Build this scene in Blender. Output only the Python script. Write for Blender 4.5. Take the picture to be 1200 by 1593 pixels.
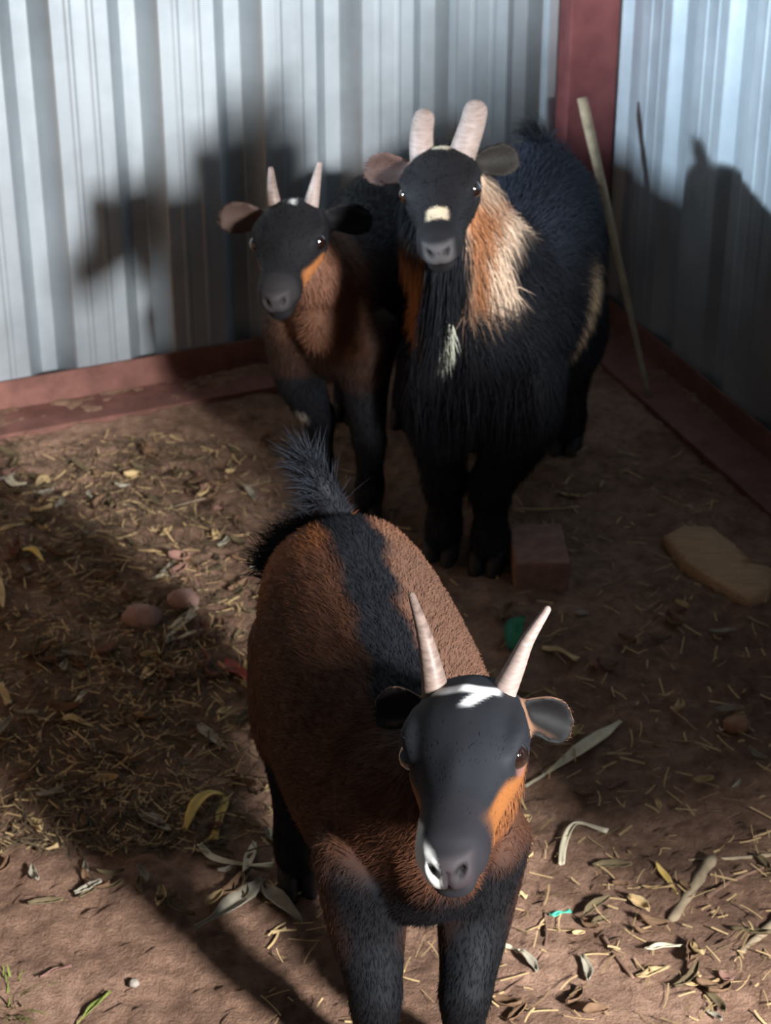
import bpy, math, random
import numpy as np
from mathutils import Vector, Matrix, noise

S = bpy.context.scene
for o in list(bpy.data.objects):
    bpy.data.objects.remove(o)
COL = S.collection

# ------------------------------------------------------------------ camera
CAM_H, PITCH, FPX = 1.5, math.radians(30), 3256.0
cd = bpy.data.cameras.new('camera')
cd.sensor_fit = 'VERTICAL'; cd.sensor_height = 36.0; cd.lens = FPX / 1593 * 36.0
cd.clip_start = 0.05
cd.dof.use_dof = True; cd.dof.focus_distance = 1.72; cd.dof.aperture_fstop = 13
cam = bpy.data.objects.new('camera', cd); COL.objects.link(cam)
cam.location = (0, 0, CAM_H); cam.rotation_euler = (math.radians(90) - PITCH, 0, 0)
S.camera = cam

# ------------------------------------------------------------------ light
S.view_settings.view_transform = 'Standard'; S.view_settings.look = 'None'
S.view_settings.gamma = 1; S.view_settings.use_curve_mapping = False
S.view_settings.exposure = 0.0
w = bpy.data.worlds.new('dim_sky'); S.world = w; w.use_nodes = True
w.node_tree.nodes['Background'].inputs[0].default_value = (0.62, 0.72, 0.85, 1)
w.node_tree.nodes['Background'].inputs[1].default_value = 0.10

def area_light(name, loc, target, sx, sy, power, color, spread=180):
    d = bpy.data.lights.new(name, 'AREA'); d.shape = 'RECTANGLE'
    d.size = sx; d.size_y = sy; d.energy = power; d.color = color; d.spread = math.radians(spread)
    o = bpy.data.objects.new(name, d); COL.objects.link(o)
    o.location = loc
    o.rotation_euler = (Vector(target) - Vector(loc)).to_track_quat('-Z', 'Y').to_euler()
    return o
# daylight through the open doorway behind and to the right of the viewer
area_light('doorway_daylight', (1.45, -0.30, 1.46), (-0.32, 2.5, 0.12), 0.24, 0.36, 55, (0.96, 0.98, 1.0), 75)
# daylight through an opening high in the wall out of sight on the left
area_light('side_opening_daylight', (-1.924, 1.993, 1.02), (0.50, 2.95, 0.62), 0.20, 0.06, 11, (0.66, 0.83, 1.0), 50)

# ------------------------------------------------------------------ helpers
def srgb(r, g, b):
    f = lambda c: (c / 255 / 12.92) if c / 255 <= 0.04045 else ((c / 255 + 0.055) / 1.055) ** 2.4
    return (f(r), f(g), f(b))
def L3(c): return np.array(srgb(*c))

def tag(o, label=None, cat=None, group=None, kind=None):
    if label: o['label'] = label
    if cat: o['category'] = cat
    if group: o['group'] = group
    if kind: o['kind'] = kind
    return o

def empty(name, loc=(0, 0, 0), rz=0):
    o = bpy.data.objects.new(name, None); COL.objects.link(o)
    o.location = loc; o.rotation_euler = (0, 0, rz); o.empty_display_size = 0.05
    return o

def mesh_obj(name, verts, faces, m=None, parent=None, smooth=True):
    me = bpy.data.meshes.new(name)
    me.from_pydata([tuple(v) for v in verts], [], [tuple(f) for f in faces])
    me.update()
    if smooth: me.polygons.foreach_set('use_smooth', [True] * len(me.polygons))
    o = bpy.data.objects.new(name, me); COL.objects.link(o)
    if m: me.materials.append(m)
    if parent: o.parent = parent
    return o

class MB:
    """collects vertices and faces of one mesh"""
    def __init__(s): s.v = []; s.f = []
    def add(s, vs, fs):
        k = len(s.v); s.v += [Vector(v) for v in vs]; s.f += [[i + k for i in f] for f in fs]
    def box(s, o, ax, ay, az):
        o, ax, ay, az = map(Vector, (o, ax, ay, az))
        vs = [o, o + ax, o + ax + ay, o + ay]; vs += [p + az for p in vs]
        s.add(vs, [[0, 3, 2, 1], [4, 5, 6, 7], [0, 1, 5, 4], [1, 2, 6, 5], [2, 3, 7, 6], [3, 0, 4, 7]])
    def rings(s, rings, cap=True):
        n = len(rings[0]); vs = [p for r in rings for p in r]; fs = []
        for i in range(len(rings) - 1):
            for j in range(n):
                a = i * n + j; b = i * n + (j + 1) % n
                fs.append([a, b, b + n, a + n])
        if cap:
            fs.append(list(range(n))[::-1]); fs.append([(len(rings) - 1) * n + j for j in range(n)])
        s.add(vs, fs)
    def build(s, name, m=None, parent=None, smooth=True): return mesh_obj(name, s.v, s.f, m, parent, smooth)

def catmull(P, n):
    """P: list of tuples; n samples per span"""
    P = [np.array(p, float) for p in P]; out = []
    Q = [2 * P[0] - P[1]] + P + [2 * P[-1] - P[-2]]
    for i in range(1, len(Q) - 2):
        p0, p1, p2, p3 = Q[i - 1:i + 3]
        for k in range(n):
            t = k / n
            out.append(0.5 * (2 * p1 + (p2 - p0) * t + (2 * p0 - 5 * p1 + 4 * p2 - p3) * t * t + (3 * p1 - p0 - 3 * p2 + p3) * t ** 3))
    out.append(P[-1]); return out

def loft(mb, ctrl, up=(0, 0, 1), n=20, sub=5, cap_round=True, expo=1.0):
    """ctrl: (x,y,z,half width,half height) along a path; returns sampled centre line with mean radius"""
    sm = catmull(ctrl, sub)
    cs = [Vector(s[:3]) for s in sm]
    rings = []; info = []
    up = Vector(up)
    for i, s in enumerate(sm):
        t = (cs[min(i + 1, len(cs) - 1)] - cs[max(i - 1, 0)]).normalized()
        side = up.cross(t)
        if side.length < 1e-4: side = Vector((0, 1, 0))
        side.normalize(); u2 = t.cross(side).normalized()
        a, b = max(s[3], 0.0015), max(s[4], 0.0015)
        ring = []
        for k in range(n):
            q = 2 * math.pi * k / n; c, d = math.cos(q), math.sin(q)
            c = math.copysign(abs(c) ** expo, c); d = math.copysign(abs(d) ** expo, d)
            ring.append(cs[i] + side * (a * c) + u2 * (b * d))
        rings.append(ring); info.append((cs[i], (a + b) / 2, t.copy()))
    if cap_round:
        def capr(i, sgn):
            c, r, t = info[i]; a = rings[i]; extra = []
            rr = min((a[0] - c).length, (a[n // 4] - c).length)
            for k in (1, 2, 3):
                f = k / 3.3 * math.pi / 2
                extra.append([c + (p - c) * math.cos(f) + t * sgn * rr * 0.8 * math.sin(f) for p in a])
            return extra
        rings = capr(0, -1)[::-1] + rings + capr(len(info) - 1, 1)
    mb.rings(rings)
    return info

# ------------------------------------------------------------------ materials
def new_mat(name):
    m = bpy.data.materials.new(name); m.use_nodes = True
    nt = m.node_tree; b = nt.nodes['Principled BSDF']
    return m, nt, b
def ramp(nt, stops):
    r = nt.nodes.new('ShaderNodeValToRGB'); e = r.color_ramp.elements
    while len(e) > 1: e.remove(e[-1])
    e[0].position = stops[0][0]; e[0].color = (*srgb(*stops[0][1]), 1)
    for p, c in stops[1:]:
        x = e.new(p); x.color = (*srgb(*c), 1)
    return r
def noise_node(nt, scale, detail=6, rough=0.6, vec=None):
    n = nt.nodes.new('ShaderNodeTexNoise'); n.inputs['Scale'].default_value = scale
    n.inputs['Detail'].default_value = detail; n.inputs['Roughness'].default_value = rough
    if vec: nt.links.new(vec, n.inputs['Vector'])
    return n
def obj_coord(nt):
    return nt.nodes.new('ShaderNodeTexCoord').outputs['Object']
def bump(nt, b, src, strength, dist):
    x = nt.nodes.new('ShaderNodeBump'); x.inputs['Strength'].default_value = strength
    x.inputs['Distance'].default_value = dist
    nt.links.new(src, x.inputs['Height']); nt.links.new(x.outputs[0], b.inputs['Normal'])
def noisy(name, c1, c2, scale=40, rough=0.8, bstr=0.3, bdist=0.002, metallic=0, stretch=None, spec=0.3):
    m, nt, b = new_mat(name); tc = obj_coord(nt); vec = tc
    if stretch:
        mp = nt.nodes.new('ShaderNodeMapping'); mp.inputs['Scale'].default_value = stretch
        nt.links.new(tc, mp.inputs[0]); vec = mp.outputs[0]
    n = noise_node(nt, scale, vec=vec); r = ramp(nt, [(0.3, c1), (0.7, c2)])
    nt.links.new(n.outputs['Fac'], r.inputs[0]); nt.links.new(r.outputs[0], b.inputs['Base Color'])
    b.inputs['Roughness'].default_value = rough; b.inputs['Metallic'].default_value = metallic
    b.inputs['Specular IOR Level'].default_value = spec
    if bstr: bump(nt, b, n.outputs['Fac'], bstr, bdist)
    return m

def mat_sheet():
    m, nt, b = new_mat('galvanised_sheet'); tc = obj_coord(nt)
    mp = nt.nodes.new('ShaderNodeMapping'); mp.inputs['Scale'].default_value = (10, 10, .8)
    nt.links.new(tc, mp.inputs[0])
    n1 = noise_node(nt, 1.0, 4, 0.5, mp.outputs[0])            # vertical streaks
    n2 = noise_node(nt, 120, 3, 0.6, tc)                       # spangle
    n3 = noise_node(nt, 3.0, 5, 0.6, tc)                       # broad stains
    r = ramp(nt, [(0.25, (170, 177, 182)), (0.5, (180, 187, 191)), (0.8, (192, 198, 202))])
    nt.links.new(n1.outputs['Fac'], r.inputs[0])
    mx = nt.nodes.new('ShaderNodeMix'); mx.data_type = 'RGBA'; mx.blend_type = 'MULTIPLY'; mx.inputs[0].default_value = 0.5
    r2 = ramp(nt, [(0.35, (150, 155, 158)), (0.6, (255, 255, 255))])
    nt.links.new(n3.outputs['Fac'], r2.inputs[0])
    nt.links.new(r.outputs[0], mx.inputs[6]); nt.links.new(r2.outputs[0], mx.inputs[7])
    nt.links.new(mx.outputs[2], b.inputs['Base Color'])
    b.inputs['Metallic'].default_value = 0.7; b.inputs['Roughness'].default_value = 0.46
    rr = nt.nodes.new('ShaderNodeMapRange'); rr.inputs[3].default_value = 0.38; rr.inputs[4].default_value = 0.58
    nt.links.new(n1.outputs['Fac'], rr.inputs[0]); nt.links.new(rr.outputs[0], b.inputs['Roughness'])
    bump(nt, b, n2.outputs['Fac'], 0.08, 0.001)
    return m

def mat_soil():
    m, nt, b = new_mat('trodden_soil'); tc = obj_coord(nt)
    n1 = noise_node(nt, 3.5, 8, 0.65, tc); n2 = noise_node(nt, 45, 8, 0.7, tc); n3 = noise_node(nt, 260, 4, 0.7, tc)
    r = ramp(nt, [(0.32, (84, 63, 51)), (0.48, (130, 100, 82)), (0.64, (172, 137, 115))])
    a = nt.nodes.new('ShaderNodeMath'); a.operation = 'MULTIPLY_ADD'; a.inputs[1].default_value = 0.55
    h = nt.nodes.new('ShaderNodeMath'); h.operation = 'MULTIPLY'; h.inputs[1].default_value = 0.45
    nt.links.new(n2.outputs['Fac'], h.inputs[0]); nt.links.new(n1.outputs['Fac'], a.inputs[0]); nt.links.new(h.outputs[0], a.inputs[2])
    nt.links.new(a.outputs[0], r.inputs[0])
    # pale straw flecks and small chaff trodden into the soil
    mp = nt.nodes.new('ShaderNodeMapping'); mp.inputs['Scale'].default_value = (1, 2.6, 1); mp.inputs['Rotation'].default_value = (0, 0, 0.7)
    nt.links.new(tc, mp.inputs[0])
    v = nt.nodes.new('ShaderNodeTexVoronoi'); v.inputs['Scale'].default_value = 70; nt.links.new(mp.outputs[0], v.inputs['Vector'])
    lt = nt.nodes.new('ShaderNodeMapRange'); lt.inputs[1].default_value = 0.10; lt.inputs[2].default_value = 0.22
    lt.inputs[3].default_value = 0.55; lt.inputs[4].default_value = 0.0
    nt.links.new(v.outputs['Distance'], lt.inputs[0])
    g = nt.nodes.new('ShaderNodeMath'); g.operation = 'MULTIPLY'
    gate = nt.nodes.new('ShaderNodeMapRange'); gate.inputs[1].default_value = 0.5; gate.inputs[2].default_value = 0.62
    n4 = noise_node(nt, 11, 5, 0.6, tc); nt.links.new(n4.outputs['Fac'], gate.inputs[0])
    nt.links.new(lt.outputs[0], g.inputs[0]); nt.links.new(gate.outputs[0], g.inputs[1])
    mx = nt.nodes.new('ShaderNodeMix'); mx.data_type = 'RGBA'
    mx.inputs[7].default_value = (*srgb(172, 142, 104), 1)
    nt.links.new(g.outputs[0], mx.inputs[0]); nt.links.new(r.outputs[0], mx.inputs[6])
    nt.links.new(mx.outputs[2], b.inputs['Base Color'])
    b.inputs['Roughness'].default_value = 0.95; b.inputs['Specular IOR Level'].default_value = 0.15
    s = nt.nodes.new('ShaderNodeMath'); s.operation = 'MULTIPLY_ADD'; s.inputs[1].default_value = 0.35
    nt.links.new(n3.outputs['Fac'], s.inputs[0]); nt.links.new(n2.outputs['Fac'], s.inputs[2])
    bump(nt, b, s.outputs[0], 1.0, 0.010)
    return m

def mat_coat(name, rough, spec):
    m, nt, b = new_mat(name)
    a = nt.nodes.new('ShaderNodeAttribute'); a.attribute_name = 'Col'
    nt.links.new(a.outputs['Color'], b.inputs['Base Color'])
    b.inputs['Roughness'].default_value = rough; b.inputs['Specular IOR Level'].default_value = spec
    return m

M = dict(
    sheet=mat_sheet(), soil=mat_soil(),
    primer=noisy('red_primer_steel', (104, 54, 54), (126, 70, 68), 30, 0.6, 0.15, 0.001),
    rust=noisy('muddy_primer_steel', (92, 60, 52), (124, 84, 74), 25, 0.75, 0.3, 0.002),
    coat=mat_coat('skin_and_short_coat', 0.7, 0.2), fur=mat_coat('coat_hair', 0.65, 0.08),
    horn=noisy('pale_horn', (116, 100, 92), (146, 129, 121), 60, 0.55, 0.25, 0.001, stretch=(1, 1, 5)),
    darkhorn=noisy('grey_horn', (84, 69, 62), (124, 106, 96), 60, 0.5, 0.25, 0.001, stretch=(1, 1, 5)),
    hoof=noisy('dark_hoof', (28, 25, 24), (46, 40, 36), 60, 0.6),
    straw=noisy('dry_straw', (150, 122, 84), (196, 168, 122), 30, 0.8, 0),
    leafbrown=noisy('brown_dry_leaf', (92, 68, 50), (132, 102, 76), 50, 0.85, 0.4),
    leaftan=noisy('tan_dry_leaf', (168, 140, 98), (206, 180, 134), 45, 0.8, 0.4),
    leafpink=noisy('rosy_dry_leaf', (112, 80, 70), (146, 110, 96), 40, 0.85, 0.4),
    leafolive=noisy('olive_dry_leaf', (82, 70, 50), (118, 102, 74), 40, 0.85, 0.4),
    yellow=noisy('yellow_leaf', (198, 164, 84), (226, 198, 120), 40, 0.75, 0.3),
    pale=noisy('pale_husk', (190, 178, 150), (222, 210, 182), 40, 0.8, 0.3),
    greyleaf=noisy('grey_leaf', (126, 118, 104), (172, 162, 142), 30, 0.85, 0.4),
    green=noisy('green_leaf', (26, 92, 62), (44, 124, 84), 30, 0.6, 0.2),
    grass=noisy('fresh_grass', (86, 96, 40), (132, 138, 66), 30, 0.7, 0),
    red=noisy('red_rag', (150, 70, 64), (182, 98, 88), 30, 0.8, 0.3),
    hay=noisy('old_hay', (66, 56, 42), (100, 84, 62), 30, 0.9, 0),
    brick=noisy('clay_brick', (116, 86, 74), (148, 114, 100), 60, 0.9, 0.5),
    wood=noisy('weathered_wood', (150, 118, 88), (188, 152, 116), 30, 0.85, 0.4, stretch=(1, 8, 8)),
    stick=noisy('grey_stick', (120, 104, 84), (164, 146, 118), 40, 0.85, 0.4),
    stickd=noisy('brown_twig', (92, 68, 54), (134, 104, 86), 40, 0.85, 0.3),
    stone=noisy('rosy_stone', (132, 100, 90), (168, 134, 122), 30, 0.9, 0.5),
    white=noisy('white_scrap', (218, 210, 202), (242, 238, 232), 30, 0.7, 0.2),
    pebble=noisy('pale_pebble', (128, 118, 108), (160, 150, 138), 40, 0.9, 0.3),
    teal=noisy('teal_plastic', (62, 170, 140), (110, 208, 176), 30, 0.4, 0),
    shell=noisy('brown_fruit_shell', (122, 88, 66), (164, 124, 96), 40, 0.7, 0.3),
)
m, nt, b = new_mat('eye_gloss'); b.inputs['Base Color'].default_value = (*srgb(24, 13, 10), 1)
b.inputs['Roughness'].default_value = 0.06; b.inputs['Coat Weight'].default_value = 1; b.inputs['Coat Roughness'].default_value = 0.02
M['eye'] = m

# ------------------------------------------------------------------ setting
TH = math.radians(22)
CO = Vector((0.355, 3.292, 0))
U = Vector((math.cos(TH), math.sin(TH), 0))         # along the left wall, towards the corner
V = Vector((math.sin(TH), -math.cos(TH), 0))        # along the right wall, away from the corner (and into the room)
Z = Vector((0, 0, 1))

def gh(x, y):
    """height of the trodden ground"""
    p = Vector((x, y, 0))
    d = (p - CO).dot(V); e = (CO - p).dot(U)
    return (0.010 * noise.noise(p * 5) + 0.007 * noise.noise(p * 17 + Vector((3, 1, 0)))
            + 0.0050 * noise.noise(p * 47) + 0.0050 * noise.noise(p * 105)) - 0.002 + max(0, .10 - min(d, e)) * .10

def build_floor():
    xs = np.arange(-1.5, 2.0, 0.0085); ys = np.arange(0.9, 3.75, 0.0085)
    vs = [(x, y, gh(x, y)) for y in ys for x in xs]
    n = len(xs)
    fs = [(j * n + i, j * n + i + 1, (j + 1) * n + i + 1, (j + 1) * n + i) for j in range(len(ys) - 1) for i in range(n - 1)]
    # plain apron under and behind the viewer
    k = len(vs)
    vs += [(-1.5, -1.2, 0), (2.0, -1.2, 0)]
    fs.append((k, k + 1, n - 1, 0))
    o = mesh_obj('floor', vs, fs, M['soil']); tag(o, kind='structure')
build_floor()

RIB = [(-.042, 0), (-.030, -.021), (-.026, -.022), (.026 - .009, -.022), (.021, -.021), (.033, 0)]
def sheet_profile(centres, s0, s1, deep=1.0):
    """(s, depth) polyline; depth is negative out of the room; ribs are recesses seen from inside"""
    pts = [(s0, 0)]
    for i, c in enumerate(centres):
        for ds, dp in ((-.038, 0), (-.035, -.002), (-.0145, -.031), (-.012, -.033), (.012, -.033), (.0145, -.031), (.035, -.002), (.038, 0)):
            pts.append((c + ds, dp * deep))
        for f in (0.064, 0.097):                                  # two shallow stiffening swages in each pan
            for ds, dp in ((-.006, 0), (-.002, .0011), (.002, .0011), (.006, 0)):
                pts.append((c + f + ds, dp))
    pts = sorted(p for p in pts if s0 <= p[0] <= s1)
    pts.append((s1, 0)); return pts
def build_wall(name, origin, along, inward, centres, s0, s1, z0, z1, deep=1.0):
    pr = sheet_profile(centres, s0, s1, deep); t = 0.0012
    vs = []; fs = []; n = len(pr)
    lv = [z0, z0 + .25, z0 + .6, z0 + 1.2, z1]
    for off in (0, -t):
        for z in lv:
            for s, d in pr: vs.append(origin + along * s + inward * (d + off) + Z * z)
    nl = len(lv)
    for q in (0, 1):
        for i in range(nl - 1):
            for j in range(n - 1):
                a = q * nl * n + i * n + j
                f = (a, a + 1, a + 1 + n, a + n)
                fs.append(f if q == 0 else f[::-1])
    o = mesh_obj(name, vs, fs, M['sheet'], smooth=False); tag(o, kind='structure')
    return o
# left wall: s runs from the corner leftwards
P0 = 0.1605
lw = build_wall('wall_left', CO, -U, V, [0.138 + P0 * i for i in range(12)], 0.0, 2.0, 0.002, 2.2)
rw = build_wall('wall_right', CO, V, -U, [0.078 + 0.163 * i for i in range(20)], 0.0, 3.3, 0.002, 2.2, .4)

def angle_iron(name, a, b, inward, leg_h, leg_w, t, m):
    mb = MB(); d = b - a
    mb.box(a + Z * 0.0, d, inward * t, Z * leg_h)
    mb.box(a + Z * -0.004, d, inward * leg_w, Z * 0.012)
    o = mb.build(name, m, smooth=False); tag(o, kind='structure'); return o
angle_iron('trim_1', CO - U * 2.0 + V * .002, CO - U * .004 + V * .002, V, 0.056, 0.085, 0.005, M['rust'])
angle_iron('trim_2', CO + V * 3.3 - U * .002, CO + V * .012 - U * .002, -U, 0.050, 0.085, 0.005, M['rust'])
mb = MB()                                                       # red corner post: a rectangular steel tube
mb.box(CO - U * .088 + V * .002 , U * .086, V * .044, Z * 2.2)
o = mb.build('trim_3', M['primer'], smooth=False); tag(o, kind='structure')
bv = o.modifiers.new('b', 'BEVEL'); bv.width = .003; bv.segments = 2

# low boards added unseen at the left, to shade the lower right wall
mb = MB(); q0 = CO - U * 1.35 + V * .05
mb.box(q0 - U * .012, U * .024, V * 1.02, Z * .675)
mb.box(q0 - U * .04 - V * .045, U * .05, V * .175, Z * 1.6)         # taller end piece, added to keep the side light off the left wall ribs
o = mb.build('shade_boards_left', M['wood'], smooth=False); tag(o, kind='structure')

# unseen boxed boards added at the right wall, to shade floor and lower wall
mb = MB(); q0 = CO + V * 2.08 - U * .04
for a in (0, .09):
    for k in range(3): mb.box(q0 - U * .50 + V * a + Z * (.50 + .115 * k), U * .50, V * .018, Z * .111)
mb.box(q0 - U * .50 + Z * .48, U * .50, V * .108, Z * .020)
mb.box(q0 - U * .518 + Z * .48, U * .018, V * .108, Z * .365)
mb.box(q0 - U * .30 + Z * .845, U * .30, V * .018, Z * .20)
o = mb.build('shade_boards_right', M['wood'], smooth=False); tag(o, kind='structure')

# ------------------------------------------------------------------ goats
def smooth_noise(P, f, seed=0):
    rs = np.random.RandomState(seed); out = np.zeros(len(P))
    for k in range(6):
        d = rs.randn(3); d /= np.linalg.norm(d)
        out += np.sin(P @ d * f * (0.7 + 0.3 * k) + rs.rand() * 6.28)
    return out / 3.0
def sstep(x, a, b):
    t = np.clip((x - a) / (b - a), 0, 1); return t * t * (3 - 2 * t)
def mixc(C, c, w): return C * (1 - w[:, None]) + np.array(c)[None] * w[:, None]

def muzzle_marks(g, C, hd, hc, pad):
    hx, hy, hz = hc.T
    p = hd * sstep(hx, .158, .168) * sstep(-np.abs(hz + .022), -.017, -.011) * sstep(-np.abs(hy), -.024, -.017)
    C = mixc(C, pad, p)
    for s in (1, -1):
        a_ = hy * s - .0108; b_ = hz + .020
        q = hd * (hx > .150) * np.exp(-(((a_ * .8 - b_ * .6) / .0034) ** 2 + ((a_ * .6 + b_ * .8) / .0065) ** 2))
        C = mixc(C, L3((12, 10, 11)), np.clip(q * 1.3, 0, 1))
    q = hd * (hx > .12) * np.exp(-((hz + .0405) / .0022) ** 2)
    return mixc(C, L3((12, 10, 11)), np.clip(q, 0, 1) * .9)

class Goat:
    def __init__(g, name, label, loc, ang, **k):
        g.k = k; g.root = empty(name, loc, ang); tag(g.root, label, 'goat')
        g.MW = Matrix.Translation(Vector(loc)) @ Matrix.Rotation(ang, 4, 'Z'); g.MI = g.MW.inverted()
        # head frame in goat-local space
        sk = g.MI @ Vector(k['skull']); f = (g.MI.to_3x3() @ Vector(k['nose'])).normalized()
        side = Z.cross(f).normalized(); up = f.cross(side)
        R = Matrix.Rotation(math.radians(k.get('roll', 0)), 3, f)
        side = R @ side; up = R @ up
        g.hs = k.get('hs', 1.0)
        g.H = Matrix((( f.x, side.x, up.x, sk.x), (f.y, side.y, up.y, sk.y), (f.z, side.z, up.z, sk.z), (0, 0, 0, 1)))
        g.parts = {}
    def h(g, x, y, z): return g.H @ Vector((x * g.hs, y * g.hs, z * g.hs))
    def build_body(g):
        k = g.k; mb = MB(); bs = k.get('bulk', 1.0); P = g.parts
        sec = k['body']
        P['body'] = loft(mb, [(x, y, z, a * bs, b) for x, y, z, a, b in sec], n=32, sub=6)
        nb = k['neck_base']; jaw = g.h(-.02, 0, -.012)
        mid = (Vector(nb) * .45 + jaw * .55) + Vector(k.get('neck_bow', (0.012, 0, 0)))
        nr = k.get('neck_r', (.068, .05))
        P['neck'] = loft(mb, [(*nb, nr[0], nr[0] * 1.3), (*mid, (nr[0] + nr[1]) / 2 * .96, (nr[0] + nr[1]) / 2 * 1.12), (*jaw, nr[1] * .86, nr[1])], up=(1, 0, 0.3), n=24, sub=8)
        hd = [(-.040, 0, -.004, .036, .036), (-.012, 0, .001, .048, .046), (.022, 0, .002, .0525, .0475), (.055, 0, -.003, .0490, .043), (.085, 0, -.010, .0395, .0375),
              (.115, 0, -.016, .0325, .0325), (.145, 0, -.020, .0305, .0300), (.164, 0, -.022, .0290, .0275), (.176, 0, -.024, .0225, .0215)]
        upv = (g.H.to_3x3() @ Vector((0, 0, 1)))
        P['head'] = loft(mb, [(*g.h(x, y, z), a * g.hs, b * g.hs) for x, y, z, a, b in hd], up=upv, n=28, sub=5, expo=0.88)
        # chin / lower jaw
        P['jaw'] = loft(mb, [(*g.h(x, 0, z), a * g.hs, b * g.hs) for x, z, a, b in ((.02, -.034, .030, .022), (.07, -.038, .026, .017), (.12, -.043, .022, .014), (.164, -.0490, .0175, .0105))], up=upv, n=16)
        for s in (1, -1):                                       # brow ridge over each eye
            P['brow%d' % s] = loft(mb, [(*g.h(.012, s * .038, .026), .012 * g.hs, .011 * g.hs), (*g.h(.045, s * .043, .023), .012 * g.hs, .010 * g.hs), (*g.h(.07, s * .036, .013), .010 * g.hs, .009 * g.hs)], up=upv, n=12)
            P['lip%d' % s] = loft(mb, [(*g.h(.13, s * .014, -.033), .011 * g.hs, .012 * g.hs), (*g.h(.162, s * .012, -.034), .0105 * g.hs, .011 * g.hs)], up=upv, n=12)
            # ear: a cupped leaf opening forwards
            e = k['ears'][0 if s > 0 else 1]                     # direction in head space
            d = (g.H.to_3x3() @ Vector(e)).normalized()
            fwd = g.H.to_3x3() @ Vector((1, 0, k.get('ear_open', 0.25))); fwd = (fwd - d * fwd.dot(d)).normalized()
            wv = d.cross(fwd).normalized()
            base = g.h(-.010, s * .038, .016); L = k.get('ear_len', .078) * g.hs
            rings = []; cl = []
            for t, wd, cup in ((0, .012, .005), (.15, .0165, .009), (.35, .023, .013), (.55, .0270, .014), (.75, .0265, .012), (.9, .0205, .008), (1, .009, .003)):
                c = base + d * (L * t) + fwd * (.006 * math.sin(t * 3)) - Z * (k.get('ear_droop', .008) * t * t)
                wd *= g.hs * k.get('ear_w', 1.0); cup *= g.hs; th = .0085
                back = [c + wv * (wd * q) - fwd * (cup * (1 - q * q)) - fwd * th * .5 for q in np.linspace(-1, 1, 9)]
                front = [c + wv * (wd * q * .9) - fwd * (cup * (1 - q * q)) + fwd * th * .5 for q in np.linspace(1, -1, 9)]
                rings.append(back + front); cl.append((c, wd, d.copy()))
            mb.rings(rings); P['ear%d' % s] = cl
        # legs
        for key, (top, j1, j2, foot) in k['legs'].items():
            lr = k.get('leg_r', 1.0)
            hx, hy = foot
            if key[0] == 'f':
                pts = [(*top, .058, .050), (*j1, .040 * lr, .036 * lr), (hx * .75 + j1[0] * .25, hy * .8 + j1[1] * .2, .135, .0275 * lr, .0265 * lr), (hx - .005, hy, .118, .0265 * lr, .0265 * lr),
                       (hx - .008, hy, .075, .0205 * lr, .0205 * lr), (hx - .006, hy, .042, .0235 * lr, .023 * lr), (hx + .006, hy, .024, .021 * lr, .021 * lr)]
            else:
                pts = [(*top, .055, .075), (*j1, .048 * lr, .058 * lr), (j1[0] * .45 + (hx - .03) * .55, j1[1] * .5 + hy * .5, .165, .030 * lr, .034 * lr), (hx - .030, hy, .135, .0255 * lr, .0275 * lr),
                       (hx - .020, hy, .085, .020 * lr, .021 * lr), (hx - .008, hy, .044, .0235 * lr, .0235 * lr), (hx + .006, hy, .024, .021 * lr, .021 * lr)]
            P['leg_' + key] = loft(mb, pts, up=(1, 0, 0), n=16, sub=5)
        tl = k['tail']
        P['tail'] = loft(mb, tl, up=(0, 1, 0), n=12, sub=4)
        src = mb.build('tmp', None)
        rm = src.modifiers.new('r', 'REMESH'); rm.mode = 'VOXEL'; rm.voxel_size = k.get('voxel', 0.0042)
        sm = src.modifiers.new('s', 'SMOOTH'); sm.factor = 0.5; sm.iterations = k.get('smooth', 7)
        dg = bpy.context.evaluated_depsgraph_get()
        me = bpy.data.meshes.new_from_object(src.evaluated_get(dg))
        bpy.data.objects.remove(src)
        n = len(me.vertices); co = np.empty(n * 3); me.vertices.foreach_get('co', co); co = co.reshape(-1, 3)
        # sculpt: eye sockets, nostrils, mouth line
        HI = np.array(g.H.inverted()); hc = co @ HI[:3, :3].T + HI[:3, 3]; hc /= g.hs
        HR = np.array(g.H.to_3x3()); d = np.zeros_like(hc)
        for s in (1, -1):
            q = np.exp(-(((hc - [.052, s * .0485, .006]) / [.013, .013, .011]) ** 2).sum(1)); d[:, 1] -= s * .003 * q
            nz = (hc - [.176, s * .0108, -.020]); a_ = nz[:, 1] * s; b_ = nz[:, 2]
            u_ = (a_ * .8 - b_ * .6); v_ = (a_ * .6 + b_ * .8)            # slanting comma-shaped nostril
            q = np.exp(-((u_ / .0032) ** 2 + (v_ / .0062) ** 2)) * (hc[:, 0] > .150); d[:, 0] -= .009 * q
            q = np.exp(-(((hc - [.174, s * .0165, -.012]) / [.008, .006, .005]) ** 2).sum(1)); d[:, 2] += .003 * q; d[:, 0] += .002 * q
            q = np.exp(-(((hc - [.10, s * .030, -.012]) / [.022, .010, .012]) ** 2).sum(1)); d[:, 1] -= s * .0035 * q     # hollow of the cheek
        q = np.exp(-(((hc - [.095, 0, .022]) / [.045, .011, .012]) ** 2).sum(1)); d[:, 2] += .0035 * q                  # bridge of the nose
        q = np.exp(-(((hc - [.015, 0, .046]) / [.03, .010, .012]) ** 2).sum(1)); d[:, 2] += .003 * q
        inm = (hc[:, 0] > .115) & (hc[:, 0] < .2)
        q = np.exp(-(((hc[:, 2] + .0405) / .0030) ** 2)) * inm; r = hc - np.array([.14, 0, -.0405]); rl = np.linalg.norm(r, axis=1)[:, None] + 1e-6
        d -= r / rl * (.005 * q)[:, None]
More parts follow.
